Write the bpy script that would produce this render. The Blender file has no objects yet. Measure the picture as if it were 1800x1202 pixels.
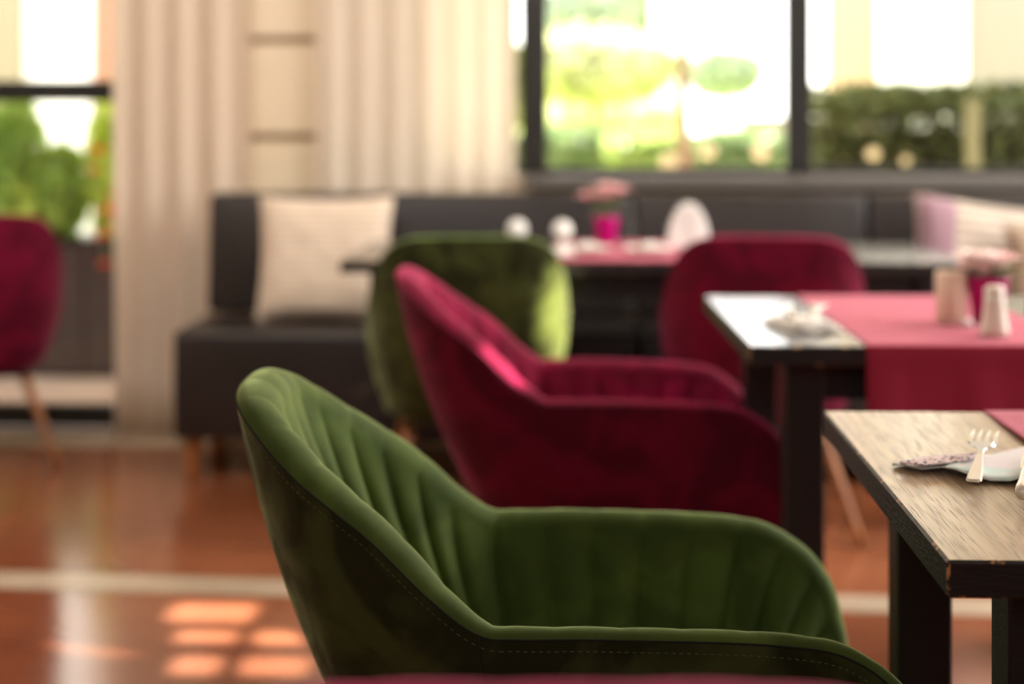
import bpy, bmesh, math, random
from mathutils import Vector, Matrix, noise
random.seed(7)
S = bpy.context.scene
COL = S.collection
PI = math.pi
# ------------------------------------------------------------------ camera
F_PX, CAM_H, HZ, YAW = 2957.0, 1.16, 200.0, math.radians(2.5)
cd = bpy.data.cameras.new('camera')
cam = bpy.data.objects.new('camera', cd); COL.objects.link(cam)
cam.location = (0, 0, CAM_H)
cam.rotation_euler = (PI/2, 0, YAW)
cd.sensor_width = 36.0
cd.lens = F_PX/1800*36
cd.shift_y = -(601-HZ)/1800
cd.clip_start = 0.05; cd.clip_end = 300
cd.dof.use_dof = True
cd.dof.focus_distance = 1.72
cd.dof.aperture_fstop = 2.4
S.camera = cam
CY, SY = math.cos(YAW), math.sin(YAW)
def P(px, py, d):
    X = (px-900)/F_PX*d
    return Vector((X*CY-d*SY, d*CY+X*SY, CAM_H-(py-HZ)/F_PX*d))
def PG(px, py, z):
    return P(px, py, F_PX*(CAM_H-z)/(py-HZ))
def CW(X, d, z=0.0):
    return Vector((X*CY-d*SY, d*CY+X*SY, z))
# ------------------------------------------------------------------ view + light
S.view_settings.view_transform = 'Standard'
S.view_settings.look = 'None'
S.view_settings.gamma = 1
S.view_settings.use_curve_mapping = False
S.view_settings.exposure = 0.55
try:
    S.cycles.use_denoising = True
    S.cycles.max_bounces = 8
    S.cycles.transparent_max_bounces = 16
    S.cycles.sample_clamp_indirect = 6.0
except Exception: pass
SKY, SUN = 4.2, 26.0
w = bpy.data.worlds.new('sky'); S.world = w; w.use_nodes = True
nt = w.node_tree; nt.nodes.clear()
o_ = nt.nodes.new('ShaderNodeOutputWorld'); b_ = nt.nodes.new('ShaderNodeBackground')
tc = nt.nodes.new('ShaderNodeTexCoord'); sx = nt.nodes.new('ShaderNodeSeparateXYZ'); rp = nt.nodes.new('ShaderNodeValToRGB')
nt.links.new(tc.outputs['Generated'], sx.inputs[0]); nt.links.new(sx.outputs['Z'], rp.inputs[0])
rp.color_ramp.elements[0].color = (1, .965, .92, 1); rp.color_ramp.elements[1].color = (.80, .88, 1, 1)
nt.links.new(rp.outputs[0], b_.inputs[0]); b_.inputs[1].default_value = SKY
nt.links.new(b_.outputs[0], o_.inputs[0])
SAZ, SEL = math.radians(-25), math.radians(38)
SUNV = Vector((math.sin(SAZ)*math.cos(SEL), math.cos(SAZ)*math.cos(SEL), math.sin(SEL)))
sl = bpy.data.lights.new('sun', 'SUN'); sl.energy = SUN; sl.angle = math.radians(.6); sl.color = (1, .90, .74)
so = bpy.data.objects.new('sun', sl); COL.objects.link(so); so.location = (-3, 9, 9)
so.rotation_euler = SUNV.to_track_quat('Z', 'Y').to_euler()
def portal(loc, rot, sx_, sy_):
    l = bpy.data.lights.new('window_portal', 'AREA'); l.shape = 'RECTANGLE'; l.size = sx_; l.size_y = sy_
    try: l.cycles.is_portal = True
    except Exception: pass
    o = bpy.data.objects.new('window_portal', l); COL.objects.link(o); o.location = loc; o.rotation_euler = rot
portal((-2.78, 6.3, 1.3), (-PI/2, 0, 0), 2.3, 2.6)
portal((1.6, 6.3, 1.85), (-PI/2, 0, 0), 4.4, 1.8)
portal((3.42, 3.75, 1.72), (0, PI/2, 0), 2.05, 3.5)
def area(loc, tgt, e, sx_, sy_, col):
    l = bpy.data.lights.new('added_fill_light', 'AREA'); l.shape = 'RECTANGLE'; l.size = sx_; l.size_y = sy_; l.energy = e; l.color = col
    o = bpy.data.objects.new('added_fill_light', l); COL.objects.link(o); o.location = loc
    o.rotation_euler = (Vector(loc)-Vector(tgt)).to_track_quat('Z', 'Y').to_euler()
area((2.3, 4.4, 2.8), (-.1, 3.0, .4), 98, 1.4, 2.0, (1, .96, .90))  # added unseen lamp, strengthens the light from the right
area((-.6, -1.6, 2.7), (0, 4.0, .5), 22, 2.2, 1.6, (.93, .95, 1))  # added soft fill from behind the camera
area((-1.3, 3.5, 2.85), (-1.0, 6.0, .9), 56, 2.0, .8, (1, .95, .88))  # added wash that brightens the curtains
def spot(loc, tgt, e, size, blend, col, r=.02):
    l = bpy.data.lights.new('added_fleck_spot', 'SPOT'); l.energy = e; l.spot_size = math.radians(size); l.spot_blend = blend  # unseen spots, added only for the flecks on the chairs
    l.color = col; l.shadow_soft_size = r
    o = bpy.data.objects.new('added_fleck_spot', l); COL.objects.link(o); o.location = loc
    o.rotation_euler = (Vector(loc)-Vector(tgt)).to_track_quat('Z', 'Y').to_euler()
# ------------------------------------------------------------------ materials
def srgb(r, g, b):
    f = lambda c: (c/255/12.92) if c/255 <= .04045 else ((c/255+.055)/1.055)**2.4
    return (f(r), f(g), f(b), 1)
def mat(name, base, rough=.5, **k):
    m = bpy.data.materials.new(name); m.use_nodes = True
    n = m.node_tree.nodes; b = n['Principled BSDF']
    b.inputs['Base Color'].default_value = base; b.inputs['Roughness'].default_value = rough
    for kk, v in k.items():
        b.inputs[kk.replace('_', ' ')].default_value = v
    return m
def nd(m, t, **k):
    n = m.node_tree.nodes.new(t)
    for a, v in k.items(): setattr(n, a, v)
    return n
def lk(m, a, b): m.node_tree.links.new(a, b)
def bsdf(m): return m.node_tree.nodes['Principled BSDF']
def coords(m, scale=(1, 1, 1), kind='Object'):
    t = nd(m, 'ShaderNodeTexCoord'); mp = nd(m, 'ShaderNodeMapping'); mp.inputs['Scale'].default_value = scale
    lk(m, t.outputs[kind], mp.inputs[0]); return mp.outputs[0]
def noisy(m, c1, c2, scale=5, vec=None, detail=4, lo=.35, hi=.65, dist=0, bump=0, bdist=.01, rough=None):
    tn = nd(m, 'ShaderNodeTexNoise'); tn.inputs['Scale'].default_value = scale; tn.inputs['Detail'].default_value = detail
    tn.inputs['Distortion'].default_value = dist
    if vec is None: vec = coords(m)
    lk(m, vec, tn.inputs['Vector'])
    r = nd(m, 'ShaderNodeValToRGB'); r.color_ramp.elements[0].position = lo; r.color_ramp.elements[1].position = hi
    r.color_ramp.elements[0].color = c1; r.color_ramp.elements[1].color = c2
    lk(m, tn.outputs['Fac'], r.inputs[0]); lk(m, r.outputs[0], bsdf(m).inputs['Base Color'])
    if bump: addbump(m, tn.outputs['Fac'], bump, bdist)
    return tn, r
def addbump(m, sock, st, dist):
    bp = nd(m, 'ShaderNodeBump'); bp.inputs['Strength'].default_value = st; bp.inputs['Distance'].default_value = dist
    b = bsdf(m)
    if b.inputs['Normal'].is_linked: lk(m, b.inputs['Normal'].links[0].from_socket, bp.inputs['Normal'])
    lk(m, sock, bp.inputs['Height']); lk(m, bp.outputs[0], b.inputs['Normal'])
def velvet(name, c1, c2, sheen, sw, nap=0):
    m = mat(name, c1, .75, Sheen_Weight=sw, Sheen_Roughness=.34, Sheen_Tint=sheen)
    bsdf(m).inputs['Specular IOR Level'].default_value = .15
    noisy(m, c1, c2, 9, detail=3, lo=.42, hi=.60, dist=.8, bump=.12, bdist=.01)
    if nap:
        t3 = nd(m, 'ShaderNodeTexNoise'); t3.inputs['Scale'].default_value = 14; t3.inputs['Detail'].default_value = 6; t3.inputs['Distortion'].default_value = 1.6
        lk(m, coords(m, (1, 1, .55)), t3.inputs['Vector'])
        r3 = nd(m, 'ShaderNodeMapRange'); r3.inputs[1].default_value = .38; r3.inputs[2].default_value = .62
        r3.inputs[3].default_value = sw*(1-nap); r3.inputs[4].default_value = sw*(1+nap)
        lk(m, t3.outputs['Fac'], r3.inputs[0]); lk(m, r3.outputs[0], bsdf(m).inputs['Sheen Weight'])
    # brushed nap: patches of pile lying in different directions
    t2 = nd(m, 'ShaderNodeTexNoise'); t2.inputs['Scale'].default_value = 1100; lk(m, coords(m), t2.inputs['Vector'])
    addbump(m, t2.outputs['Fac'], .25, .0006)
    return m
GREEN = velvet('green_velvet', srgb(60, 76, 28), srgb(78, 96, 38), (.70, .86, .38, 1), .98, .25)
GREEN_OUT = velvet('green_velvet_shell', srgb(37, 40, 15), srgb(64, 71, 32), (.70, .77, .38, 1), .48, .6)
MAG = velvet('magenta_velvet', srgb(104, 4, 38), srgb(134, 10, 54), (1, .16, .34, 1), .92, .2)
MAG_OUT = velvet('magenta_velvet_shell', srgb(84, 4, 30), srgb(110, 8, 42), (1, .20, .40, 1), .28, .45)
THR_G = mat('green_thread', srgb(104, 108, 66), .8)
THR_M = mat('magenta_thread', srgb(150, 30, 70), .7)
SEAM_G = mat('green_seam', srgb(18, 24, 8), .9)
SEAM_M = mat('magenta_seam', srgb(60, 3, 22), .9)
LEGW = mat('oak_leg', srgb(150, 92, 46), .4); noisy(LEGW, srgb(128, 74, 34), srgb(164, 104, 54), 6, coords(LEGW, (6, 6, 1)))
BLACK = mat('black_frame', srgb(26, 25, 21), .45)
LEATHER = mat('dark_brown_leatherette', srgb(34, 27, 24), .42); noisy(LEATHER, srgb(30, 24, 21), srgb(41, 33, 30), 4, bump=.08)
WALLM = mat('cream_plaster', srgb(224, 208, 184), .9); noisy(WALLM, srgb(222, 205, 180), srgb(228, 213, 190), 2)
PANELM = mat('beige_wall_panel', srgb(222, 203, 174), .7); noisy(PANELM, srgb(218, 198, 166), srgb(228, 208, 182), 1.6)
CEILM = mat('ceiling_paint', srgb(235, 228, 215), .9)
SILLM = mat('grey_sill_stone', srgb(96, 90, 84), .5)
PINKRUN = mat('raspberry_linen', srgb(158, 20, 58), .85, Sheen_Weight=.5, Sheen_Roughness=.4, Sheen_Tint=(1, .5, .58, 1))
_t = nd(PINKRUN, 'ShaderNodeTexNoise'); _t.inputs['Scale'].default_value = 500; lk(PINKRUN, coords(PINKRUN), _t.inputs['Vector']); addbump(PINKRUN, _t.outputs['Fac'], .2, .001)
WHITEC = mat('white_ceramic', srgb(236, 228, 212), .25)
CREAMC = mat('cream_wax', srgb(232, 212, 188), .5, Subsurface_Weight=.1)
POTM = mat('magenta_pot', srgb(190, 8, 120), .3)

STEEL = mat('steel', srgb(222, 226, 226), .3, Metallic=.9)
HANDLE = mat('worn_silver', srgb(238, 230, 216), .38, Metallic=.35)
LINENW = mat('white_napkin', srgb(236, 230, 222), .9)
BALLM = mat('frosted_white_glass', srgb(232, 230, 224), .3)
def leafmat(name, c1, c2, trans=.35):
    m = mat(name, c1, .5); noisy(m, c1, c2, 3, lo=.3, hi=.7)
    t = nd(m, 'ShaderNodeBsdfTranslucent'); mx = nd(m, 'ShaderNodeMixShader'); mx.inputs[0].default_value = trans
    src = bsdf(m).inputs['Base Color'].links[0].from_socket; lk(m, src, t.inputs[0])
    out = m.node_tree.nodes['Material Output']
    lk(m, bsdf(m).outputs[0], mx.inputs[1]); lk(m, t.outputs[0], mx.inputs[2]); lk(m, mx.outputs[0], out.inputs[0])
    return m
LEAF_Y = leafmat('sunlit_leaf', srgb(206, 212, 156), srgb(228, 228, 188), .3)  # garden leaf tones paled in place of glare through the window
LEAF_G = leafmat('green_leaf', srgb(110, 136, 84), srgb(150, 170, 118), .35)
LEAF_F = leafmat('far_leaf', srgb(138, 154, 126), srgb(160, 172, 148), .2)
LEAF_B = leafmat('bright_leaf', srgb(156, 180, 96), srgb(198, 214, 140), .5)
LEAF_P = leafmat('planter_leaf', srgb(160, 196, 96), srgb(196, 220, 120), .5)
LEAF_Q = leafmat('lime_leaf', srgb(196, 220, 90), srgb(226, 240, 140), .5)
LEAF_D = leafmat('hedge_leaf', srgb(72, 82, 46), srgb(100, 114, 62), .2)
PETAL = leafmat('pink_petal', srgb(255, 232, 226), srgb(255, 244, 240), .25); PETAL2 = leafmat('rose_petal', srgb(250, 206, 208), srgb(255, 222, 220), .25)
RED = leafmat('red_petal', srgb(230, 70, 50), srgb(245, 120, 80), .4)
BARK = mat('bark', srgb(150, 112, 84), .9)
PAVE = mat('terrace_paving_stone', srgb(190, 175, 165), .8); noisy(PAVE, srgb(178, 160, 150), srgb(205, 192, 182), 1.2)
LAWN = mat('lawn_grass', srgb(150, 170, 80), .9); noisy(LAWN, srgb(130, 155, 66), srgb(196, 205, 110), .6)
def glassmat():
    m = bpy.data.materials.new('window_glass'); m.use_nodes = True; n = m.node_tree.nodes; n.clear()
    o = n.new('ShaderNodeOutputMaterial'); t = n.new('ShaderNodeBsdfTransparent'); g = n.new('ShaderNodeBsdfGlossy')
    g.inputs['Roughness'].default_value = .02; mx = n.new('ShaderNodeMixShader'); fr = n.new('ShaderNodeFresnel'); fr.inputs[0].default_value = 1.35
    m.node_tree.links.new(fr.outputs[0], mx.inputs[0]); m.node_tree.links.new(t.outputs[0], mx.inputs[1])
    m.node_tree.links.new(g.outputs[0], mx.inputs[2]); m.node_tree.links.new(mx.outputs[0], o.inputs[0]); return m
GLASS = glassmat()
def clothmat(name, c, trans):
    m = mat(name, c, .95); t = nd(m, 'ShaderNodeBsdfTranslucent'); t.inputs[0].default_value = c
    mx = nd(m, 'ShaderNodeMixShader'); mx.inputs[0].default_value = trans
    lk(m, bsdf(m).outputs[0], mx.inputs[1]); lk(m, t.outputs[0], mx.inputs[2])
    lk(m, mx.outputs[0], m.node_tree.nodes['Material Output'].inputs[0]); return m
CURT1 = clothmat('beige_curtain', srgb(240, 224, 204), .42)
CURT2 = clothmat('ivory_curtain', srgb(250, 242, 230), .62)
# floor: glossy terracotta boards
FLOORM = mat('glossy_terracotta_floor', srgb(140, 72, 40), .16)
bsdf(FLOORM).inputs['Specular IOR Level'].default_value = .7
_v = coords(FLOORM, (1, 1, 1)); noisy(FLOORM, srgb(122, 68, 42), srgb(154, 92, 60), 1.3, _v, 5, bump=.02)
CREAMT = mat('cream_inlay_tile', srgb(205, 184, 158), .25); noisy(CREAMT, srgb(170, 148, 124), srgb(190, 170, 146), 3)
# cushion fabric: horizontal fine stripes
def stripecloth(name, c1, c2, scale, axis='Z'):
    m = mat(name, c1, .95)
    wv = nd(m, 'ShaderNodeTexWave'); wv.bands_direction = axis; wv.inputs['Scale'].default_value = scale
    wv.inputs['Distortion'].default_value = 1.5; wv.inputs['Detail'].default_value = 2
    lk(m, coords(m), wv.inputs['Vector']); r = nd(m, 'ShaderNodeValToRGB')
    r.color_ramp.elements[0].color = c1; r.color_ramp.elements[1].color = c2
    lk(m, wv.outputs['Fac'], r.inputs[0]); lk(m, r.outputs[0], bsdf(m).inputs['Base Color']); addbump(m, wv.outputs['Fac'], .3, .003)
    return m
CUSH = stripecloth('beige_ribbed_cotton', srgb(206, 184, 162), srgb(228, 210, 190), 14)
CUSH2 = stripecloth('pale_striped_cotton', srgb(166, 146, 130), srgb(204, 192, 178), 9)
CUSHP = mat('mauve_cotton', srgb(160, 126, 138), .9)
# table top wood
def woodtop(name, c1, c2, c3, rough):
    m = mat(name, c1, rough)
    bsdf(m).inputs['Specular IOR Level'].default_value = .6
    v = coords(m, (1, 1, 1))
    n1 = nd(m, 'ShaderNodeTexNoise'); mp = nd(m, 'ShaderNodeMapping'); mp.inputs['Scale'].default_value = (60, 1.6, 1)
    lk(m, v, mp.inputs[0]); lk(m, mp.outputs[0], n1.inputs['Vector']); n1.inputs['Scale'].default_value = 1.6; n1.inputs['Detail'].default_value = 6; n1.inputs['Distortion'].default_value = .5
    n2 = nd(m, 'ShaderNodeTexNoise'); mp2 = nd(m, 'ShaderNodeMapping'); mp2.inputs['Scale'].default_value = (600, 14, 1)
    lk(m, v, mp2.inputs[0]); lk(m, mp2.outputs[0], n2.inputs['Vector']); n2.inputs['Scale'].default_value = 1.0; n2.inputs['Detail'].default_value = 3
    r1 = nd(m, 'ShaderNodeValToRGB'); r1.color_ramp.elements[0].color = c1; r1.color_ramp.elements[1].color = c2
    r1.color_ramp.elements[0].position = .38; r1.color_ramp.elements[1].position = .62
    lk(m, n1.outputs['Fac'], r1.inputs[0])
    r2 = nd(m, 'ShaderNodeValToRGB'); r2.color_ramp.elements[0].position = .36; r2.color_ramp.elements[1].position = .46
    lk(m, n2.outputs['Fac'], r2.inputs[0])
    mx = nd(m, 'ShaderNodeMix', data_type='RGBA'); lk(m, r2.outputs[0], mx.inputs[0]); mx.inputs[6].default_value = c3
    lk(m, r1.outputs[0], mx.inputs[7]); lk(m, mx.outputs[2], bsdf(m).inputs['Base Color'])
    addbump(m, r2.outputs[0], .5, .0006); addbump(m, n1.outputs['Fac'], .3, .001)
    return m
TOPW = woodtop('brown_oak_top', srgb(158, 136, 110), srgb(184, 160, 132), srgb(132, 110, 88), .27)
TOPD = woodtop('smoked_oak_top', srgb(70, 66, 56), srgb(96, 90, 76), srgb(34, 30, 26), .2)
EDGEB = mat('black_painted_edge', srgb(24, 22, 22), .45)
_n = nd(EDGEB, 'ShaderNodeTexNoise'); _n.inputs['Scale'].default_value = 60; lk(EDGEB, coords(EDGEB, (1, 1, 4)), _n.inputs['Vector']); addbump(EDGEB, _n.outputs['Fac'], .5, .002)
WORN = mat('worn_edge', srgb(24, 22, 22), .45); noisy(WORN, srgb(22, 20, 20), srgb(188, 138, 88), 55, lo=.56, hi=.62, detail=5)
WORNC = mat('worn_corner', srgb(24, 22, 22), .5); noisy(WORNC, srgb(30, 24, 20), srgb(196, 140, 84), 90, lo=.42, hi=.52, detail=5)
def napmat():
    m = mat('patterned_paper_napkin', srgb(226, 226, 222), .8)
    v = coords(m); vo = nd(m, 'ShaderNodeTexVoronoi'); vo.inputs['Scale'].default_value = 150; lk(m, v, vo.inputs['Vector'])
    r = nd(m, 'ShaderNodeValToRGB'); r.color_ramp.elements[0].color = srgb(70, 40, 46); r.color_ramp.elements[1].color = srgb(236, 214, 214)
    r.color_ramp.elements[0].position = .30; r.color_ramp.elements[1].position = .42
    lk(m, vo.outputs['Distance'], r.inputs[0]); lk(m, r.outputs[0], bsdf(m).inputs['Base Color']); return m
NAPP = napmat()
NAPW = mat('pale_paper_napkin', srgb(228, 230, 226), .8); noisy(NAPW, srgb(232, 222, 222), srgb(206, 226, 220), 26, lo=.45, hi=.6)
STONEW = mat('white_render', srgb(250, 246, 238), .9)
OCHRE = mat('ochre_render', srgb(176, 146, 118), .9)
BEIGER = mat('beige_render', srgb(138, 128, 114), .9)
# ------------------------------------------------------------------ helpers
def link(o, parent=None):
    COL.objects.link(o)
    if parent is not None: o.parent = parent
    return o
def mesh(name, vs, fs, m=None, parent=None, smooth=True, mats=None, fm=None):
    me = bpy.data.meshes.new(name); me.from_pydata([tuple(v) for v in vs], [], fs); me.update()
    if smooth: me.polygons.foreach_set('use_smooth', [True]*len(me.polygons))
    for x in (mats or ([m] if m else [])): me.materials.append(x)
    if fm: me.polygons.foreach_set('material_index', fm)
    return link(bpy.data.objects.new(name, me), parent)
def bmobj(name, bm, m, parent=None, smooth=False, mats=None):
    me = bpy.data.meshes.new(name); bm.normal_update(); bm.to_mesh(me); bm.free()
    if smooth: me.polygons.foreach_set('use_smooth', [True]*len(me.polygons))
    for x in (mats or [m]): me.materials.append(x)
    return link(bpy.data.objects.new(name, me), parent)
def addbox(bm, x0, x1, y0, y1, z0, z1, bev=0, seg=1):
    r = bmesh.ops.create_cube(bm, size=1)
    for v in r['verts']:
        v.co = Vector((x0+(v.co.x+.5)*(x1-x0), y0+(v.co.y+.5)*(y1-y0), z0+(v.co.z+.5)*(z1-z0)))
    if bev:
        es = list({e for v in r['verts'] for e in v.link_edges})
        bmesh.ops.bevel(bm, geom=es, offset=bev, segments=seg, affect='EDGES', profile=.5)
def box(name, x0, x1, y0, y1, z0, z1, m, parent=None, bev=0, seg=1, smooth=False):
    bm = bmesh.new(); addbox(bm, x0, x1, y0, y1, z0, z1, bev, seg); return bmobj(name, bm, m, parent, smooth)
def thing(name, label, cat, loc=(0, 0, 0), rz=0, group=None):
    o = bpy.data.objects.new(name, None); COL.objects.link(o); o.empty_display_size = .05
    o.location = loc; o.rotation_euler = (0, 0, rz); tag(o, label, cat, group); return o
def tag(o, label, cat, group=None, kind=None):
    o['label'] = label; o['category'] = cat
    if group: o['group'] = group
    if kind: o['kind'] = kind
    return o
def struct(o): o['kind'] = 'structure'; return o
def lathe(name, prof, m, parent=None, seg=32, loc=(0, 0, 0), cap=True):
    vs, fs = [], []
    for r, z in prof:
        for k in range(seg):
            a = 2*PI*k/seg; vs.append((loc[0]+r*math.cos(a), loc[1]+r*math.sin(a), loc[2]+z))
    for i in range(len(prof)-1):
        for k in range(seg):
            k2 = (k+1) % seg; fs.append((i*seg+k, i*seg+k2, (i+1)*seg+k2, (i+1)*seg+k))
    if cap:
        fs.append(tuple(reversed(range(seg)))); fs.append(tuple((len(prof)-1)*seg+k for k in range(seg)))
    return mesh(name, vs, fs, m, parent)
def tubeverts(pts, r, seg=6):
    vs, fs = [], []; n = len(pts)
    for i, p in enumerate(pts):
        t = (pts[min(i+1, n-1)]-pts[max(i-1, 0)]).normalized()
        a = t.orthogonal().normalized() if i == 0 else (pa-t*pa.dot(t)).normalized()
        pa = a; b = t.cross(a); rr = r[i] if isinstance(r, (list, tuple)) else r
        for k in range(seg):
            q = 2*PI*k/seg; vs.append(p+a*math.cos(q)*rr+b*math.sin(q)*rr)
    for i in range(n-1):
        for k in range(seg):
            k2 = (k+1) % seg; fs.append((i*seg+k, i*seg+k2, (i+1)*seg+k2, (i+1)*seg+k))
    fs.append(tuple(reversed(range(seg)))); fs.append(tuple((n-1)*seg+k for k in range(seg)))
    return vs, fs
def tube(name, pts, r, m, parent=None, seg=8):
    v, f = tubeverts([Vector(p) for p in pts], r, seg); return mesh(name, v, f, m, parent)
def copy_tree(o, parent=None):
    c = o.copy(); COL.objects.link(c); c.parent = parent
    for ch in list(o.children): copy_tree(ch, c)
    return c
# ------------------------------------------------------------------ room
YW = 6.10          # inner face of the back wall
floor = struct(box('floor', -4.2, 3.3, -3.0, YW+.02, -.12, 0, FLOORM))
struct(box('ceiling', -4.2, 3.3, -3.0, YW+.2, 2.9, 3.0, CEILM))
struct(box('wall_left', -4.3, -4.2, -3.0, YW+.2, 0, 2.9, WALLM))
struct(box('wall_front', -4.2, 3.3, -3.1, -3.0, 0, 2.9, mat('dark_wood_wall', srgb(120, 88, 64), .7)))
bm = bmesh.new()
for a in ((3.3, 3.4, -3.0, 2.0, 0, 2.9), (3.3, 3.4, 5.5, YW+.2, 0, 2.9), (3.3, 3.4, 2.0, 5.5, 0, .7), (3.3, 3.4, 2.0, 5.5, 2.75, 2.9)): addbox(bm, *a)
struct(bmobj('wall_right', bm, WALLM))
XL = -1.70; XR = P(921, 0, YW).x   # glazing edge / window frame edge
WX0 = -.62
bm = bmesh.new()
for a in ((XL+.02, WX0, YW, YW+.2, 0, 2.9), (WX0, 3.3, YW, YW+.2, 0, .94), (WX0, 3.3, YW, YW+.2, 2.75, 2.9), (-4.2, XL+.02, YW, YW+.2, 2.62, 2.9), (-4.2, -3.95, YW, YW+.2, 0, 2.62)): addbox(bm, *a)
wall_back = struct(bmobj('wall_back', bm, WALLM))
# beige panels of the pier with recessed joints
zj = [P(500, y, YW-.03).z for y in (242+172*2, 242+172, 242, 70, 70-172, 70-344, 70-516)]
x0p, x1p = P(436, 0, YW).x, P(562, 0, YW).x
for i in range(len(zj)-1):
    box('panel', x0p, x1p, YW-.045, YW+.0, zj[i]+.014, zj[i+1]-.014, PANELM, wall_back, bev=.003)
box('panel_backing', x0p+.004, x1p-.004, YW-.006, YW, zj[0], zj[-1], mat('joint_shadow_gap', srgb(176, 150, 120), .9), wall_back)
# cream tile strips in the floor
def strip(name, ya, yb, y2a, y2b):
    vs = [(-4.2, ya, .0012), (3.3, y2a, .0012), (3.3, y2b, .0012), (-4.2, yb, .0012)]
    vs += [(x, y, -.003) for x, y, z in vs]
    return struct(mesh(name, vs, [(0, 1, 2, 3), (7, 6, 5, 4), (0, 4, 5, 1), (1, 5, 6, 2), (2, 6, 7, 3), (3, 7, 4, 0)], CREAMT, smooth=False))
a1, a2 = PG(0, 1034, 0), PG(1700, 1082, 0); b1, b2 = PG(0, 1004, 0), PG(1700, 1052, 0)
ln = lambda p, q, x: p.y+(q.y-p.y)*(x-p.x)/(q.x-p.x)
strip('trim_1', ln(a1, a2, -4.2), ln(b1, b2, -4.2), ln(a1, a2, 3.3), ln(b1, b2, 3.3))
strip('trim_2', YW-.30, YW-.03, YW-.30, YW-.03)
# windows
def frame(name, rects, glass, y0, y1):
    o = struct(bpy.data.objects.new(name, None)); COL.objects.link(o)
    for nm, x0, x1, z0, z1 in rects: box(nm, x0, x1, y0, y1, z0, z1, BLACK, o, bev=.004)
    for x0, x1, z0, z1 in glass: box('pane', x0, x1, (y0+y1)/2-.004, (y0+y1)/2+.004, z0, z1, GLASS, o)
    return o
yf = YW+.06
zr0, zr1 = P(100, 179, yf).z, P(100, 141, yf).z
frame('window_1', [('bottom_rail', -3.95, XL, 0, .085), ('middle_rail', -3.95, XL, zr0, zr1), ('top_rail', -3.95, XL, 2.56, 2.62),
                   ('mullion', -2.92, -2.86, .085, 2.56), ('mullion', -3.95, -3.89, .085, 2.56), ('mullion', XL-.004, XL+.05, 0, 2.62)],
      [(-3.89, -2.92, .085, zr0), (-2.86, XL, .085, zr0), (-3.89, -2.92, zr1, 2.56), (-2.86, XL, zr1, 2.56)], yf-.03, yf+.03)
zb0, zb1 = P(1200, 318, yf).z, P(1200, 293, yf).z
xm = [P(x, 0, yf).x for x in (916, 962, 1378, 1422)]
frame('window_2', [('bottom_rail', WX0, 3.28, .94, zb1), ('mullion', xm[0], xm[1], zb1, 2.7), ('mullion', xm[2], xm[3], zb1, 2.7),
                   ('mullion', xm[3]+.95, xm[3]+1.01, zb1, 2.7), ('mullion', WX0, WX0+.05, zb1, 2.7), ('mullion', 3.23, 3.28, zb1, 2.7), ('top_rail', WX0, 3.28, 2.7, 2.75)],
      [(WX0+.05, xm[0], zb1, 2.7), (xm[1], xm[2], zb1, 2.7), (xm[3], xm[3]+.95, zb1, 2.7), (xm[3]+1.01, 3.23, zb1, 2.7)], yf-.03, yf+.03)
struct(box('trim_3', XR, 3.28, YW-.17, YW+.03, .90, .94, SILLM, bev=.006))
# curtains
def curtain(name, x0, x1, y, z0, z1, m, amp, per, label, seedv, parent=None):
    n = int((x1-x0)/.006); nz = 14; vs = []; fs = []
    for j in range(nz+1):
        z = z0+(z1-z0)*j/nz; t = 1-j/nz
        for i in range(n+1):
            x = x0+(x1-x0)*i/n
            ph = 2*PI*x/per+1.2*noise.noise((x*3, z*.3, seedv))
            yy = y+amp*math.sin(ph)*(.7+.3*t)+amp*.5*noise.noise((x*9, z*.5, seedv+3))
            vs.append((x+.006*math.sin(z*2+seedv)*t, yy, z))
    for j in range(nz):
        for i in range(n):
            a = j*(n+1)+i; fs.append((a, a+1, a+n+2, a+n+1))
    o = mesh(name, vs, fs, m, parent)
    md = o.modifiers.new('t', 'SOLIDIFY'); md.thickness = .0012
    if label: tag(o, label, 'curtain')
    return o
curtain('curtain', -1.70, x0p+.015, YW-.10, .012, 2.8, CURT1, .011, .13, 'beige full-length curtain hanging between the left glass door and the dark bench', 1.0)
curtain('curtain', x1p-.01, P(905, 0, YW-.08).x, YW-.09, .30, 2.8, CURT2, .008, .11, 'ivory gathered curtain hanging behind the bench at the left edge of the window', 5.0)
# ------------------------------------------------------------------ bench
def roundbox(name, x0, x1, y0, y1, z0, z1, m, parent, bev=.03, seg=4):
    return box(name, x0, x1, y0, y1, z0, z1, m, parent, bev=bev, seg=seg, smooth=True)
def bench(x0, x1, label, lean=True):
    t = thing('bench', label, 'bench', (x0, 0, 0), 0, 'upholstered bench units along the back wall')
    L = x1-x0
    ys, yb0, yb1 = 5.29, 5.72, 5.86
    roundbox('seat', .004, L-.004, ys, yb0+.06, .125, .470, LEATHER, t, .022)
    # leaning backrest
    bm = bmesh.new(); addbox(bm, .004+(.012 if lean else 0), L-.004, yb0, yb1, .478, .885, .02, 4)
    for v in bm.verts: v.co.y += (v.co.z-.478)*.10
    bmobj('backrest', bm, LEATHER, t, True)
    for fx in (.08+L*.28, L-.08-L*.28):
        box('back_bracket', fx-.03, fx+.03, yb0+.03, yb0+.055, .45, .60, BLACK, t)
    for fx in (.035, L-.035-.05):
        for fy in (ys+.03, yb0-.03):
            box('foot', fx, fx+.05, fy, fy+.05, 0, .13, LEGW, t, bev=.004)
    return t
XB = [P(303, 0, 5.36).x, P(1112, 0, 5.95).x, P(1506, 0, 5.95).x, 3.2]
bench(XB[0], XB[1], 'long dark brown upholstered bench unit in front of the curtains, left end of the row')
bench(XB[1], XB[2], 'short dark brown bench unit under the middle window, behind the dark magenta chair', False)
bench(XB[2], XB[3], 'dark brown bench unit at the right, carrying the striped cushions', False)
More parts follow.
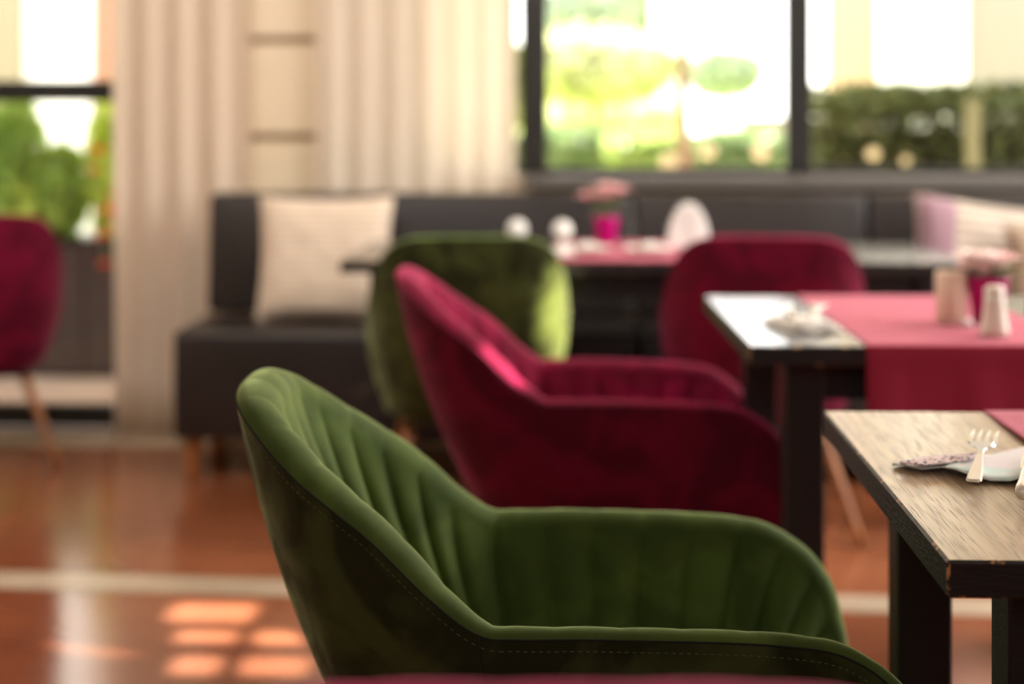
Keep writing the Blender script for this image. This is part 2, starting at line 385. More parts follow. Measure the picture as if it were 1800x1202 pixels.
# cushions
def cushion(name, wd, ht, th, m, label, center, rx, rz, ry=0, m2=None, band=0, group=None):
    n = 24; vs = []; fs = []; fm = []
    for sgn in (1, -1):
        for j in range(n+1):
            for i in range(n+1):
                u, v = i/n*2-1, j/n*2-1
                pu = u*(1-.055*(1-abs(u)**2)*0-.05*(v*v)*0)
                k = (1-u**4)*(1-v**4)
                pin = 1-.07*(1-v*v)*abs(u)**3; pin2 = 1-.07*(1-u*u)*abs(v)**3
                y = sgn*th/2*max(k, 0)**.45+.006*noise.noise((u*3, v*3, sgn))
                vs.append((u*wd/2*pin, y, v*ht/2*pin2))
        off = 0 if sgn == 1 else (n+1)**2
        for j in range(n):
            for i in range(n):
                a = off+j*(n+1)+i; f = (a, a+1, a+n+2, a+n+1); fs.append(f if sgn == -1 else tuple(reversed(f)))
                fm.append(1 if (band and i/n < band) else 0)
    t = thing(name, label, 'cushion', center, rz, group)
    c = mesh('cover', vs, fs, m, t, mats=[m]+([m2] if m2 else []), fm=fm if m2 else None)
    c.rotation_euler = (rx, ry, 0)
    # piped border seam
    pts = []
    for k in range(97):
        a = 4*k/96; s = int(a) % 4; q = (a-int(a))*2-1
        u, v = [(q, -1), (1, q), (-q, 1), (-1, -q)][s]
        pts.append(Vector((u*wd/2*(1-.07*(1-v*v)*abs(u)**3), 0, v*ht/2*(1-.07*(1-u*u)*abs(v)**3))))
    pp = tube('piping', pts, .004, m, t, 6); pp.rotation_euler = (rx, ry, 0)
    return t
_c = P(572, 474, 5.72)
cushion('cushion', .45, .42, .13, CUSH, 'square beige ribbed cushion standing at the left end of the bench', (_c.x+.012, 5.60, .470+.205), -.2, 0)
_c = P(1765, 450, 5.6)
cushion('cushion', .60, .42, .15, CUSH2, 'pale striped cushion with a mauve left border leaning on the bench at the right', (_c.x-.03, 5.575, .470+.185), -.22, 0, .13, CUSHP, .17)
cushion('cushion', .42, .34, .11, stripecloth('tan_striped_cotton', srgb(146, 116, 96), srgb(176, 156, 134), 16), 'tan striped cushion in front of the pale one, behind the rose pot', (_c.x+.16, 5.42, .470+.165), -.25, 0)
# ------------------------------------------------------------------ armchair
KN = [ # rim x,y,z | bottom x,y,z | inner seat-level x,y,z | thickness
 ((-.314, .000, .835), (-.150, .000, .330), (-.085, .000, .400), .070),
 ((-.303, .120, .820), (-.145, .085, .330), (-.080, .090, .400), .074),
 ((-.236, .198, .764), (-.120, .155, .330), (-.068, .150, .400), .082),
 ((-.143, .240, .698), (-.060, .205, .330), (-.045, .182, .400), .076),
 ((-.078, .256, .640), (-.010, .220, .330), (-.025, .197, .400), .062),
 ((-.030, .267, .606), (.025, .228, .330), (.000, .208, .400), .048),
 ((.010, .270, .602), (.050, .231, .330), (.035, .211, .400), .043),
 ((.100, .272, .602), (.110, .236, .330), (.110, .212, .400), .041),
 ((.290, .270, .595), (.270, .238, .330), (.260, .214, .400), .041),
 ((.375, .268, .575), (.335, .238, .330), (.320, .214, .400), .040),
 ((.438, .266, .518), (.385, .238, .330), (.365, .214, .395), .044),
 ((.465, .264, .430), (.425, .238, .328), (.400, .216, .375), .042),
 ((.472, .262, .350), (.452, .240, .320), (.425, .220, .345), .040)]
KN_FLAT = [((-.312, .000, .838),)+KN[0][1:], ((-.308, .150, .834),)+KN[1][1:], ((-.272, .216, .800),)+KN[2][1:], ((-.195, .248, .732),)+KN[3][1:], ((-.105, .262, .656),)+KN[4][1:]]+KN[5:]
def cr(p0, p1, p2, p3, t):
    return .5*((2*p1)+(-p0+p2)*t+(2*p0-5*p1+4*p2-p3)*t*t+(-p0+3*p1-3*p2+p3)*t**3)
def sample_rim(step, kn):
    ks = []
    for r, b, i, t in kn: ks.append([*r, *b, *i, t])
    mir = lambda k: [k[0], -k[1], k[2], k[3], -k[4], k[5], k[6], -k[7], k[8], k[9]]
    full = [mir(k) for k in reversed(ks[1:])]+ks
    dense = []
    n = len(full)
    for a in range(n-1):
        p = [full[max(a-1, 0)], full[a], full[a+1], full[min(a+2, n-1)]]
        for q in range(40):
            t = q/40; dense.append([cr(p[0][c], p[1][c], p[2][c], p[3][c], t) for c in range(10)])
    dense.append(full[-1])
    s = [0]
    for a in range(1, len(dense)): s.append(s[-1]+(Vector(dense[a][:3])-Vector(dense[a-1][:3])).length)
    tot = s[-1]; N = int(round(tot/step)); out = []; j = 0
    for i in range(N+1):
        q = tot*i/N
        while j < len(s)-2 and s[j+1] < q: j += 1
        f = (q-s[j])/max(s[j+1]-s[j], 1e-9)
        out.append(([dense[j][c]*(1-f)+dense[j+1][c]*f for c in range(10)], q-tot/2))
    return out, tot
CH = .0675   # channel width along the rim
def chair_sections(kn, step=.0042):
    rim, tot = sample_rim(step, kn)
    n = len(rim); secs = []
    for i, (k, s) in enumerate(rim):
        R, B, I, t = Vector(k[0:3]), Vector(k[3:6]), Vector(k[6:9]), k[9]
        T = (Vector(rim[min(i+2, n-1)][0][:3])-Vector(rim[max(i-2, 0)][0][:3])).normalized()
        th = Vector((T.x, T.y, 0))
        # inward horizontal direction: blend of perpendicular to the plan path and toward the seat line
        back = max(0, min(1, (-R.x-.02)/.2)); inw = Vector((.10, 0, 0))-Vector((R.x, R.y, 0))
        if abs(R.y) > .255: nn = Vector((0, -math.copysign(1, R.y), 0))
        else:
            nn = Vector((-T.y, T.x, 0)); nn = nn if nn.dot(inw) > 0 else -nn
            nn.z = 0; nn.normalize()
        m_ = .0
        if R.x < .0:   # wings: smooth the turn
            nn = Vector(((-R.x+.03)*6.5, -R.y*4, 0)).normalized()
        N = (nn-T*nn.dot(T)).normalized(); O = T.cross(N)
        if O.z < -.02 or (abs(O.z) < .3 and O.x < 0 and R.x > .4): O = -O
        if R.x > .44 and O.x < 0: O = -O
        secs.append((R, B, I, t, T, N, O, s))
    return secs, tot
def bez(a, b, c, t): return a*(1-t)**2+b*2*t*(1-t)+c*t*t
def build_shell(kn):
    secs, tot = chair_sections(kn)
    n = len(secs); NO, NR, NI = 22, 12, 22
    outer, inner, seam, thread = [], [], [], []
    sj = min((abs(q[7]) for q in secs if q[0].x > -.022))
    for (R, B, I, t, T, N, O, s) in secs:
        r = t/2; C = R-O*r
        edge = max(0, min(1, (tot/2-abs(s))/.05))
        wing = max(0, min(1, (t-.043)/.035)); TH0 = math.radians(44+20*wing)
        # ---- outer shell
        Po = C-N*r*math.cos(TH0)*1.0+O*r*math.sin(TH0)
        L = (Po-B).length
        ctrl = Po*.5+B*.5-Vector((N.x, N.y, 0)).normalized()*.032*min(1, L/.3)-O*0
        ctrl = ctrl*.75+(Po-O*L*.5)*.25
        outer.append([bez(B, ctrl, Po, q/NO) for q in range(NO+1)])
        seam.append(Po-O*.0004+N*.0006)
        thread.append(([bez(B, ctrl, Po, 1-(.0125/L)), bez(B, ctrl, Po, 1-(.0125/L))]))
        # ---- padded inner
        if abs(s) <= sj: cw = 2*sj/15; frac = ((s+sj)/cw) % 1.0
        else: frac = ((abs(s)-sj)/.069) % 1.0
        pillow = abs(math.sin(PI*frac))**.5
        row = []
        Pi = C+N*r
        Li = (Pi-I).length
        ictrl = Pi*.5+I*.5+Vector((N.x, N.y, 0)).normalized()*(.010 if abs(s) > sj else .002)
        ictrl = ictrl*.8+(Pi-O*Li*.5)*.2
        for q in range(NR+1):
            a = TH0+(PI-TH0)*q/NR
            d = -N*math.cos(a)+O*math.sin(a)
            w_ = min(1, q/NR*1.6)
            bul = .0020*(pillow-1)*w_*edge+.003*math.sin(PI*min(q/3, 1)*.5)
            row.append(C+d*(r+bul))
        for q in range(1, NI+1):
            u = q/NI; p = bez(Pi, ictrl, I, u)
            tan = (bez(Pi, ictrl, I, min(u+.02, 1))-bez(Pi, ictrl, I, max(u-.02, 0))).normalized()
            nin = T.cross(tan); nin = nin if nin.dot(N) > 0 else -nin
            amp = (.0020+.0125*min(1, u*3))*edge*(1 if abs(s) < sj+.01 else 1.1)*(1 if u < .9 else (1-u)/.1)
            row.append(p+nin.normalized()*(amp*(pillow-1)+.003))
        inner.append(row)
    return secs, tot, outer, inner, seam, thread
def grid_mesh(name, rows, m, parent, flip=False, closed_ends=False):
    vs = [v for r in rows for v in r]; w_ = len(rows[0]); fs = []
    for i in range(len(rows)-1):
        for j in range(w_-1):
            f = (i*w_+j, (i+1)*w_+j, (i+1)*w_+j+1, i*w_+j+1); fs.append(tuple(reversed(f)) if flip else f)
    if closed_ends:
        fs.append(tuple(range(w_))); fs.append(tuple((len(rows)-1)*w_+j for j in reversed(range(w_))))
    return mesh(name, vs, fs, m, parent)
def armchair(mi, mo, ms, mt, label, kn=KN):
    t = thing('armchair', label, 'chair')
    secs, tot, outer, inner, seam, thread = build_shell(kn)
    # outer shell with its underside
    vs = [v for r in outer for v in r]; w_ = len(outer[0]); fs = []
    for i in range(len(outer)-1):
        for j in range(w_-1): fs.append((i*w_+j, i*w_+j+1, (i+1)*w_+j+1, (i+1)*w_+j))
    n0 = len(vs)
    for i in range(len(outer)):
        b = outer[i][0]; vs.append(Vector((b.x*.9+.01, b.y*.9, b.z-.02)))
    for i in range(len(outer)-1): fs.append((i*w_, (i+1)*w_, n0+i+1, n0+i))
    fs.append(tuple(n0+i for i in range(0, len(outer), 4)))
    mesh('outer_shell', vs, fs, mo, t)
    grid_mesh('channelled_lining', inner, mi, t, closed_ends=False)
    # end caps of the arms: close lining to shell
    for k in (0, -1):
        loop = list(outer[k])+list(inner[k]); c = sum(loop, Vector())/len(loop)
        fwd = Vector((.006, 0, 0))
        vs = loop+[c+fwd]; fs = [(i, i+1, len(loop)) for i in range(len(loop)-1)]+[(len(loop)-1, 0, len(loop))]
        mesh('arm_front', vs, fs, mo, t)
    v, f = tubeverts(seam[::2], .0014, 6); mesh('seam', v, f, ms, t)
    # stitches: short dashes just below the seam
    pts = [p[0] for p in thread]; vs, fs = [], []
    acc = 0; i = 0
    while i < len(pts)-1:
        a, b = pts[i], pts[i+1]; nrm = -secs[i][5]
        v, f = tubeverts([a+nrm*.0006, b+nrm*.0006], .00038, 4)
        fs += [tuple(x+len(vs) for x in q) for q in f]; vs += v; i += 2
    st = mesh('stitching', vs, fs, mt, t); st['kind'] = 'stuff'
    # vertical joints of the outer shell where arm meets back
    for sg in (-1, 1):
        idx = min(range(len(secs)), key=lambda q: abs(secs[q][0].x+.028)+(9 if secs[q][0].y*sg < 0 else 0))
        pl = [p-secs[idx][5]*.0003 for p in outer[idx]]
        v, f = tubeverts(pl, .0011, 6); mesh('side_seam', v, f, ms, t)
    # seat cushion
    n = 28; vs, fs = [], []
    def sq(a, e): return math.copysign(abs(a)**e, a)
    prof = [(0.0, .0), (.5, .0), (.9, .004), (.97, .014), (1.0, .045), (1.0, .10), (.985, .124), (.94, .138), (.8, .146), (.5, .152), (0.0, .155)]
    SG = 48
    for r, z in prof:
        for k in range(SG):
            a = 2*PI*k/SG; c, s_ = sq(math.cos(a), .42), sq(math.sin(a), .42)
            wy = .205*(1-.18*max(0, -c))
            vs.append((.185+c*.275*r, s_*wy*r, .315+z*.72))
    for i in range(len(prof)-1):
        for k in range(SG):
            k2 = (k+1) % SG; fs.append((i*SG+k, i*SG+k2, (i+1)*SG+k2, (i+1)*SG+k))
    mesh('seat_cushion', vs, fs, mi, t)
    box('seat_frame', -.06, .40, -.17, .17, .285, .325, BLACK, t, bev=.004)
    for sx_, sy_ in ((1, 1), (1, -1), (0, 1), (0, -1)):
        a = Vector((.33 if sx_ else -.02, sy_*.15, .31)); b = Vector((.42 if sx_ else -.20, sy_*.26, 0))
        tube('leg', [a+(b-a)*q/5 for q in range(6)], [.019-.0085*q/5 for q in range(6)], LEGW, t, 12)
    return t
g1 = armchair(GREEN, GREEN_OUT, SEAM_G, THR_G, 'sharp green velvet armchair in the foreground with stitched seam and channelled back')
g1.location = CW(0, 2.09); g1.rotation_euler.z = YAW
m1 = armchair(MAG, MAG_OUT, SEAM_M, THR_M, 'magenta velvet armchair seen from the side just behind the foreground green chair')
m1.location = CW(.09, 3.54); m1.rotation_euler.z = YAW
def place(src, X, d, rot, label):
    c = copy_tree(src); c.location = CW(X, d); c.rotation_euler.z = rot+YAW; c['label'] = label; return c
g3 = armchair(GREEN, GREEN_OUT, SEAM_G, THR_G, 'dark green velvet armchair seen from behind, in front of the bench', KN_FLAT)
g3.location = CW(-.125, 4.72); g3.rotation_euler.z = YAW+PI/2+.05
m4 = armchair(MAG, MAG_OUT, SEAM_M, THR_M, 'dark magenta velvet armchair seen from behind, beyond the middle table', KN_FLAT)
m4.location = CW(.70, 4.72); m4.rotation_euler.z = YAW+PI/2-.10
place(m4, -1.79, 5.60, PI*.61, 'magenta velvet armchair cut off at the left edge, by the glass door')
place(m4, .03, 1.252, PI/2, 'very near magenta armchair of which only the top rim shows along the bottom edge')
# ------------------------------------------------------------------ tables
def table(near_left, far_left, W, D, label, top_m, grp=None, legin=.075, leg=.07, th=.035):
    ang = math.atan2(far_left.y-near_left.y, far_left.x-near_left.x)-PI/2
    t = thing('table', label, 'table', (near_left.x, near_left.y, 0), ang, grp)
    bm = bmesh.new(); addbox(bm, 0, W, 0, D, .75-th, .75, .0028, 1)
    bm.normal_update()
    for f in bm.faces:
        n = f.normal
        if n.z > .9: f.material_index = 0
        elif max(abs(n.x), abs(n.y)) > .98 or n.z < -.9: f.material_index = 1
        elif abs(n.z) < .3 and abs(n.x) > .3: f.material_index = 3
        else: f.material_index = 2
    bmobj('tabletop', bm, None, t, mats=[top_m, EDGEB, WORN, WORNC])
    for x in (legin, W-legin-leg):
        for y in (legin, D-legin-leg):
            box('leg', x, x+leg, y, y+leg, 0, .75-th, EDGEB, t, bev=.003)
    box('apron', legin+leg*.2, W-legin-leg*.2, legin+leg*.3, legin+leg*.7, .64, .75-th, EDGEB, t)
    box('apron', legin+leg*.2, W-legin-leg*.2, D-legin-leg*.7, D-legin-leg*.3, .64, .75-th, EDGEB, t)
    return t
n1, f1 = PG(1665, 985, .75), PG(1447, 722, .75)
T1 = table(n1, f1, .80, (f1-n1).length, 'near wooden table at the right with a brown oak top and worn black edge', TOPW)
n2, f2 = PG(1318, 608, .75), PG(1238, 520, .75)
T2 = table(n2, f2, .82, (f2-n2).length, 'middle table behind the near one with smoked oak top reflecting the window', TOPD)
n3 = P(597, 458, 4.70); n3.z = .75; n3 = CW((597-900)/F_PX*4.70, 4.70, .75); f3 = n3+Vector((0, .74, 0))
T3 = table(n3, f3, 1.74, .74, 'long dark table in front of the bench at the back', TOPD, leg=.05)
def runner(T, x0, x1, D, near_hang, far_hang, m, label, wav=0.0):
    n = 40; prof = []
    z = .7522; e = .004
    if near_hang:
        for q in range(9): prof.append((-e-.004*math.sin(q*.6), z-near_hang+near_hang*q/9-.002))
        prof += [(-e, z-.004), (-e*.5, z-.0008)]
    for q in range(25): prof.append((D*q/24, z))
    if far_hang:
        prof += [(D+e*.5, z-.0008), (D+e, z-.004)]
        for q in range(1, 6): prof.append((D+e, z-far_hang*q/5))
    rows = []
    for y, zz in prof:
        row = []
        for i in range(n+1):
            u = i/n; x = x0+(x1-x0)*u
            ed = max(0, 1-min(u, 1-u)*14)
            lift = wav*ed*(.5+.5*math.sin(y*14)) if 0 <= y <= D else 0
            dy = .006*math.sin(x*38+zz*3)*max(0, (z-zz))/.25 if zz < z-.01 else 0
            row.append(Vector((x+.002*math.sin(y*9)*ed, y+dy-(abs(dy) if y < 0 else 0), zz+lift+.0004*noise.noise((x*20, y*20, 0)))))
        rows.append(row)
    o = grid_mesh('table_runner', rows, m, None); o.location = T.location; o.rotation_euler = T.rotation_euler
    md = o.modifiers.new('t', 'SOLIDIFY'); md.thickness = .0016; md.offset = 1
    tag(o, label, 'table runner'); return o
runner(T1, .218, .60, (f1-n1).length, .22, .22, PINKRUN, 'raspberry cloth runner on the near wooden table, cut off by the right edge', .004)
runner(T2, .205, .60, (f2-n2).length, .26, .22, PINKRUN, 'raspberry cloth runner hanging over the front of the middle table', 0)
r3x0 = P(975, 430, 5.0).x-T3.location.x; r3x1 = P(1262, 430, 5.0).x-T3.location.x
PINKR3 = PINKRUN
runner(T3, r3x0, r3x1, .74, 0, .1, PINKR3, 'raspberry runner on the long back table between green and magenta chairs', 0)
# ------------------------------------------------------------------ tableware
def rose(parent, loc, R, m, seedv, name='rose'):
    rnd = random.Random(seedv); vs, fs = [], []
    for ring, (np_, rr, tilt, hh) in enumerate(((3, .22, .1, .62), (5, .45, .35, .66), (6, .70, .7, .62), (7, .92, 1.05, .5))):
        for k in range(np_):
            a = 2*PI*k/np_+ring*.7+rnd.uniform(-.2, .2); W = 2.2*PI*rr/np_*.62+.12
            base = len(vs); U, V = 5, 5
            for j in range(V+1):
                v = j/V
                for i in range(U+1):
                    u = i/U*2-1; wd = W*math.sin(PI*(.18+.62*v))*1.0
                    aa = a+u*wd/(rr+.25)*.9
                    rad = rr*(.25+.75*v)+tilt*.35*v*v-.06*u*u
                    zz = hh*v*(1-.2*u*u)-tilt*.12*v**3+(-.25 if ring == 3 else -.1*ring)
                    vs.append(Vector((math.cos(aa)*rad, math.sin(aa)*rad, zz))*R+Vector(loc))
            for j in range(V):
                for i in range(U):
                    q = base+j*(U+1)+i; fs.append((q, q+1, q+U+2, q+U+1))
    o = mesh(name, vs, fs, m, parent); return o
def flowerpot(loc, s, label, seedv, mp, stem_h, petal_ms, spread, npet, leaves=True, rr=.024):
    t = thing('flower_pot', label, 'flower pot', loc)
    b, tp = .026*s, .040*s; h = .085*s
    lathe('pot', [(b*.2, 0), (b, 0), (b+.001, .003), (tp-.001, h-.006), (tp+.001, h), (tp-.003, h), (tp-.004, h-.012), (b*.5, h-.016)], mp, t)
    rnd = random.Random(seedv)
    for k in range(npet):
        a = 2*PI*k/npet+rnd.uniform(-.3, .3); r = 0 if k == 0 else spread*rnd.uniform(.65, 1)
        top = (math.cos(a)*r, math.sin(a)*r, h+stem_h+rnd.uniform(-.01, .012)-(r*.25))
        rs = rose(t, top, rr*rnd.uniform(.9, 1.12), petal_ms[k % len(petal_ms)], seedv*31+k)
        tube('stem', [(top[0]*.3, top[1]*.3, h-.02), (top[0]*.7, top[1]*.7, h+stem_h*.4), (top[0], top[1], top[2])], .0016, LEAF_G, t, 5)
    if leaves:
        vs, fs = [], []
        for k in range(60):
            a = rnd.uniform(0, 2*PI); r = rnd.uniform(.008, tp*1.1); z = h+rnd.uniform(-.006, max(stem_h-.01, .004))
            c = Vector((math.cos(a)*r, math.sin(a)*r, z)); d = Vector((math.cos(a), math.sin(a), rnd.uniform(-.1, .7))).normalized()*.026; sd = Vector((-math.sin(a), math.cos(a), 0))*.010
            q = len(vs); vs += [c, c+d*.5+sd, c+d, c+d*.5-sd]; fs.append((q, q+1, q+2, q+3))
        lv = mesh('foliage', vs, fs, LEAF_G, t); lv['kind'] = 'stuff'
    return t
ZT = .7538
p = PG(1736, 566, ZT); flowerpot((p.x, p.y, ZT), 1.05, 'magenta pot of pale pink roses on the middle table', 3, POTM, .036, [PETAL, PETAL, PETAL2], .040, 9, rr=.027)
p = PG(1066, 428, ZT); flowerpot((p.x, p.y, ZT), 1.0, 'magenta pot with tall leafy pink flowers on the back table', 5, POTM, .085, [PETAL2], .066, 10, rr=.030)
def shaker(px, py, s, label, m, holes=True):
    p = PG(px, py, ZT); t = thing('shaker', label, 'shaker', (p.x, p.y, ZT), 0)
    lathe('body', [(.002, 0), (.026*s, 0), (.0285*s, .004*s), (.0275*s, .014*s), (.0225*s, .04*s), (.0195*s, .066*s), (.0190*s, .080*s)], m, t)
    lathe('cap', [(.0190*s, .0802*s), (.0195*s, .084*s), (.0185*s, .0925*s), (.013*s, .0965*s), (.001, .0975*s)], m, t)
    if holes:
        for k in range(3):
            a = 2*PI*k/3; lathe('hole', [(.0013, .0), (.0013, .002)], BLACK, t, 8, (math.cos(a)*.006*s, math.sin(a)*.006*s, .0955*s))
    return t
shaker(1748, 590, .95, 'white ceramic shaker in front of the rose pot on the middle table', WHITEC)
p = PG(1672, 566, ZT)
t = thing('candle', 'cream pillar candle left of the rose pot on the middle table', 'candle', (p.x, p.y, ZT))
lathe('body', [(.002, 0), (.0275, 0), (.029, .002), (.0305, .096), (.029, .099), (.026, .0975), (.004, .094)], CREAMC, t)
tube('wick', [(0, 0, .094), (.001, 0, .102), (.003, 0, .106)], .0009, BLACK, t, 6)
tag(lathe('glass_ball', [(.0008, 0), (.004, .0006), (.0075, .003), (.0095, .0075), (.0095, .011), (.0075, .0155), (.004, .018), (.0008, .0186)], BALLM, loc=tuple(PG(1701, 577, ZT-.001))[:2]+(ZT,)), 'tiny clear ball beside the white shaker on the raspberry runner', 'ball')
# cutlery
def fork(loc, rz, pitch, label, hm=HANDLE):
    t = thing('fork', label, 'fork', loc, rz); 
    def strip2(name, prof, m, z=lambda y: 0, th=.0012):
        rows = []
        vs, fs = [], []
        for y, w_ in prof:
            zz = z(y)
            vs += [(-w_, y, zz), (w_, y, zz), (w_*.8, y, zz+th), (-w_*.8, y, zz+th)]
        n = len(prof)
        for i in range(n-1):
            for k in range(4):
                a, b = i*4+k, i*4+(k+1) % 4; fs.append((a, b, b+4, a+4))
        fs.append((0, 3, 2, 1)); q = (n-1)*4; fs.append((q, q+1, q+2, q+3))
        o = mesh(name, vs, fs, m, t, smooth=False); o.rotation_euler = (pitch, 0, 0); return o
    zc = lambda y: .006*math.sin(min(max((y-.095)/.105, 0), 1)*PI)*1.0
    strip2('handle', [(0, .005), (.003, .0078), (.010, .0086), (.03, .0078), (.07, .0056), (.098, .0040), (.105, .0036)], hm, zc, .0034)
    strip2('neck', [(.105, .0036), (.112, .0040), (.118, .0075), (.124, .0140), (.130, .0156), (.135, .0158)], STEEL, zc, .0016)
    for k in range(4):
        x = (k-1.5)*.0092
        o = strip2('tine', [(.133, .0028), (.16, .0024), (.192, .0019), (.207, .0008)], STEEL, zc, .0014)
        o.location = (x, 0, 0)
    return t
def knife(loc, rz, pitch, label):
    t = thing('knife', label, 'knife', loc, rz)
    pts = [Vector((0, .105*q/8, .006)) for q in range(9)]
    h = tube('handle', pts, [.0068, .0082, .0080, .0072, .0066, .0064, .0066, .0062, .0052], HANDLE, t, 12); h.rotation_euler = (pitch, 0, 0)
    vs, fs = [], []
    for y, w0, w1 in ((.104, -.005, .005), (.12, -.008, .006), (.17, -.009, .007), (.20, -.007, .0075), (.213, .004, .0065)):
        vs += [(w0, y, .006), (w1, y, .005), (w1, y, .0066), (w0, y, .0064)]
    for i in range(4):
        for k in range(4):
            a, b = i*4+k, i*4+(k+1) % 4; fs.append((a, b, b+4, a+4))
    fs += [(0, 3, 2, 1), (16, 17, 18, 19)]
    b_ = mesh('blade', vs, fs, STEEL, t, smooth=False); b_.rotation_euler = (pitch, 0, 0)
    return t
def napkin(prof, label, m_low, m_band, band=None):
    """prof: list of (px, y_top, y_bottom) picked on the table plane"""
    t = thing('napkin', label, 'napkin', (0, 0, 0))
    def layer(name, pr, z0, m, amp):
        rows = []
        for k, (px, yt, yb) in enumerate(pr):
            a, b = PG(px, yb, z0), PG(px, yt, z0); row = []
            for j in range(9):
                v = j/8; q = a.lerp(b, v)
                q.z = z0+amp*(.5+.5*math.sin(px*.045+1.0))*(1-v)*min(1, k/2)+.0012*math.sin(v*11+k)
                row.append(q)
            rows.append(row)
        # refine along
        fine = []
        for k in range(len(rows)-1):
            for q in range(4):
                f = q/4; fine.append([rows[k][j].lerp(rows[k+1][j], f) for j in range(9)])
        fine.append(rows[-1])
        o = grid_mesh(name, fine, m, t); md = o.modifiers.new('t', 'SOLIDIFY'); md.thickness = .0015; md.offset = 0
        return o
    layer('lower_fold', prof, .7535, m_low, .010)
    if band: layer('printed_fold', band, .7605, m_band, .003)
    return t
napkin([(1569, 815, 817), (1590, 809, 822), (1620, 805, 826), (1655, 803, 829), (1680, 801, 838), (1700, 800, 845), (1740, 798, 846), (1775, 790, 848), (1800, 786, 850), (1850, 783, 850), (1900, 781, 845)],
       'patterned paper napkin folded to a point under the fork on the near table', NAPW, NAPP,
       [(1582, 812, 814), (1602, 807, 817), (1627, 804, 819), (1660, 802, 817), (1690, 800, 813), (1712, 799, 806), (1724, 798, 800)])
p = PG(1711, 848, .762); fork((p.x, p.y, .7625), YAW-.34, .09, 'fork with a pale handle lying across the patterned napkin on the near table')
p = PG(1797, 872, .764); knife((p.x, p.y, .7605), YAW-.34, .03, 'knife with rounded handle at the right picture edge, on the near table')
# second table setting
def loc_napkin(c, label, wd=.10, dp=.14, rz=0):
    t = thing('napkin', label, 'napkin', c, rz); 
    for L, (k, h) in enumerate(((1.0, 0.0), (.9, .006), (.78, .012))):
        rows = []
        for i in range(13):
            u = i/12*2-1
            rows.append([Vector((u*wd*k/2, (j/10-.5)*dp*k, .003+h+.008*(1-u*u)*(1-abs(j/5-1)**2)+.001*math.sin(j*2+i))) for j in range(11)])
        o = grid_mesh('fold', rows, LINENW, t); md = o.modifiers.new('t', 'SOLIDIFY'); md.thickness = .002
    return t
p = PG(1408, 570, .757); loc_napkin((p.x, p.y, .7505), 'folded white napkin beside the runner on the middle table', .105, .15, .35)
fork((p.x+.01, p.y-.10, .7835), YAW-.25, .0, 'fork lying on the folded white napkin of the middle table')
knife((p.x-.035, p.y-.12, .781), YAW-.15, .0, 'knife lying on the folded white napkin of the middle table')
# back table setting
for px, lb in ((1032, 'left white plate at the front of the back table runner'), (1142, 'right white plate at the front of the back table runner')):
    p = PG(px, 443, ZT)
    t = thing('plate', lb, 'plate', (p.x, p.y, ZT+.0005), 0, 'white plates on the back table')
    lathe('dish', [(.001, .001), (.045, 0), (.05, .002), (.075, .012), (.078, .014), (.074, .0145), (.048, .0045), (.001, .0035)], WHITEC, t)
    nk = loc_napkin((p.x, p.y, ZT+.006), 'white napkin on the '+('left' if px < 1100 else 'right')+' plate of the back table', .075, .075, .2)
# napkin fan / cone standing
def fan(px, py, s, label):
    p = PG(px, py, ZT); t = thing('napkin', label, 'napkin', (p.x, p.y, ZT), .2)
    for q in range(3):
        rows = []
        for i in range(25):
            a = PI*(i/24); R = (.052+.004*(i % 2))*s*(1-.10*q)
            rows.append([Vector((-math.cos(a)*R*v*1.05, (.006*(1 if i % 2 else -1)*v+.012*(q-1))*s, math.sin(a)*R*v*1.75*s+.002+.012*v)) for v in (0.02, .3, .6, .85, 1)])
        o = grid_mesh('pleat', rows, LINENW, t); md = o.modifiers.new('t', 'SOLIDIFY'); md.thickness = .0016
    return t
fan(1208, 436, 1.15, 'white napkin standing as a fan on the back table left of the magenta chair')
def glassball(px, py, r, label, base_h):
    p = PG(px, py, ZT); t = thing('tealight_glass', label, 'candle holder', (p.x, p.y, ZT))
    lathe('foot', [(.002, 0), (.024, 0), (.025, .003), (.006, .008), (.005, base_h)], WHITEC, t)
    prof = [(max(.001, r*math.sin(PI*q/14)), base_h+r-r*math.cos(PI*q/14)) for q in range(15)]
    lathe('globe', prof, BALLM, t); return t
glassball(988, 440, .030, 'round white globe candle holder left of the flowers on the back table', .03)
glassball(909, 432, .031, 'round cream globe candle holder rising behind the dark green chair', .02)
# bread-basket-like folded cloth by the left plate
p = PG(985, 447, ZT); loc_napkin((p.x, p.y, ZT), 'pale folded napkin under the white globe on the back table', .06, .12, .3)
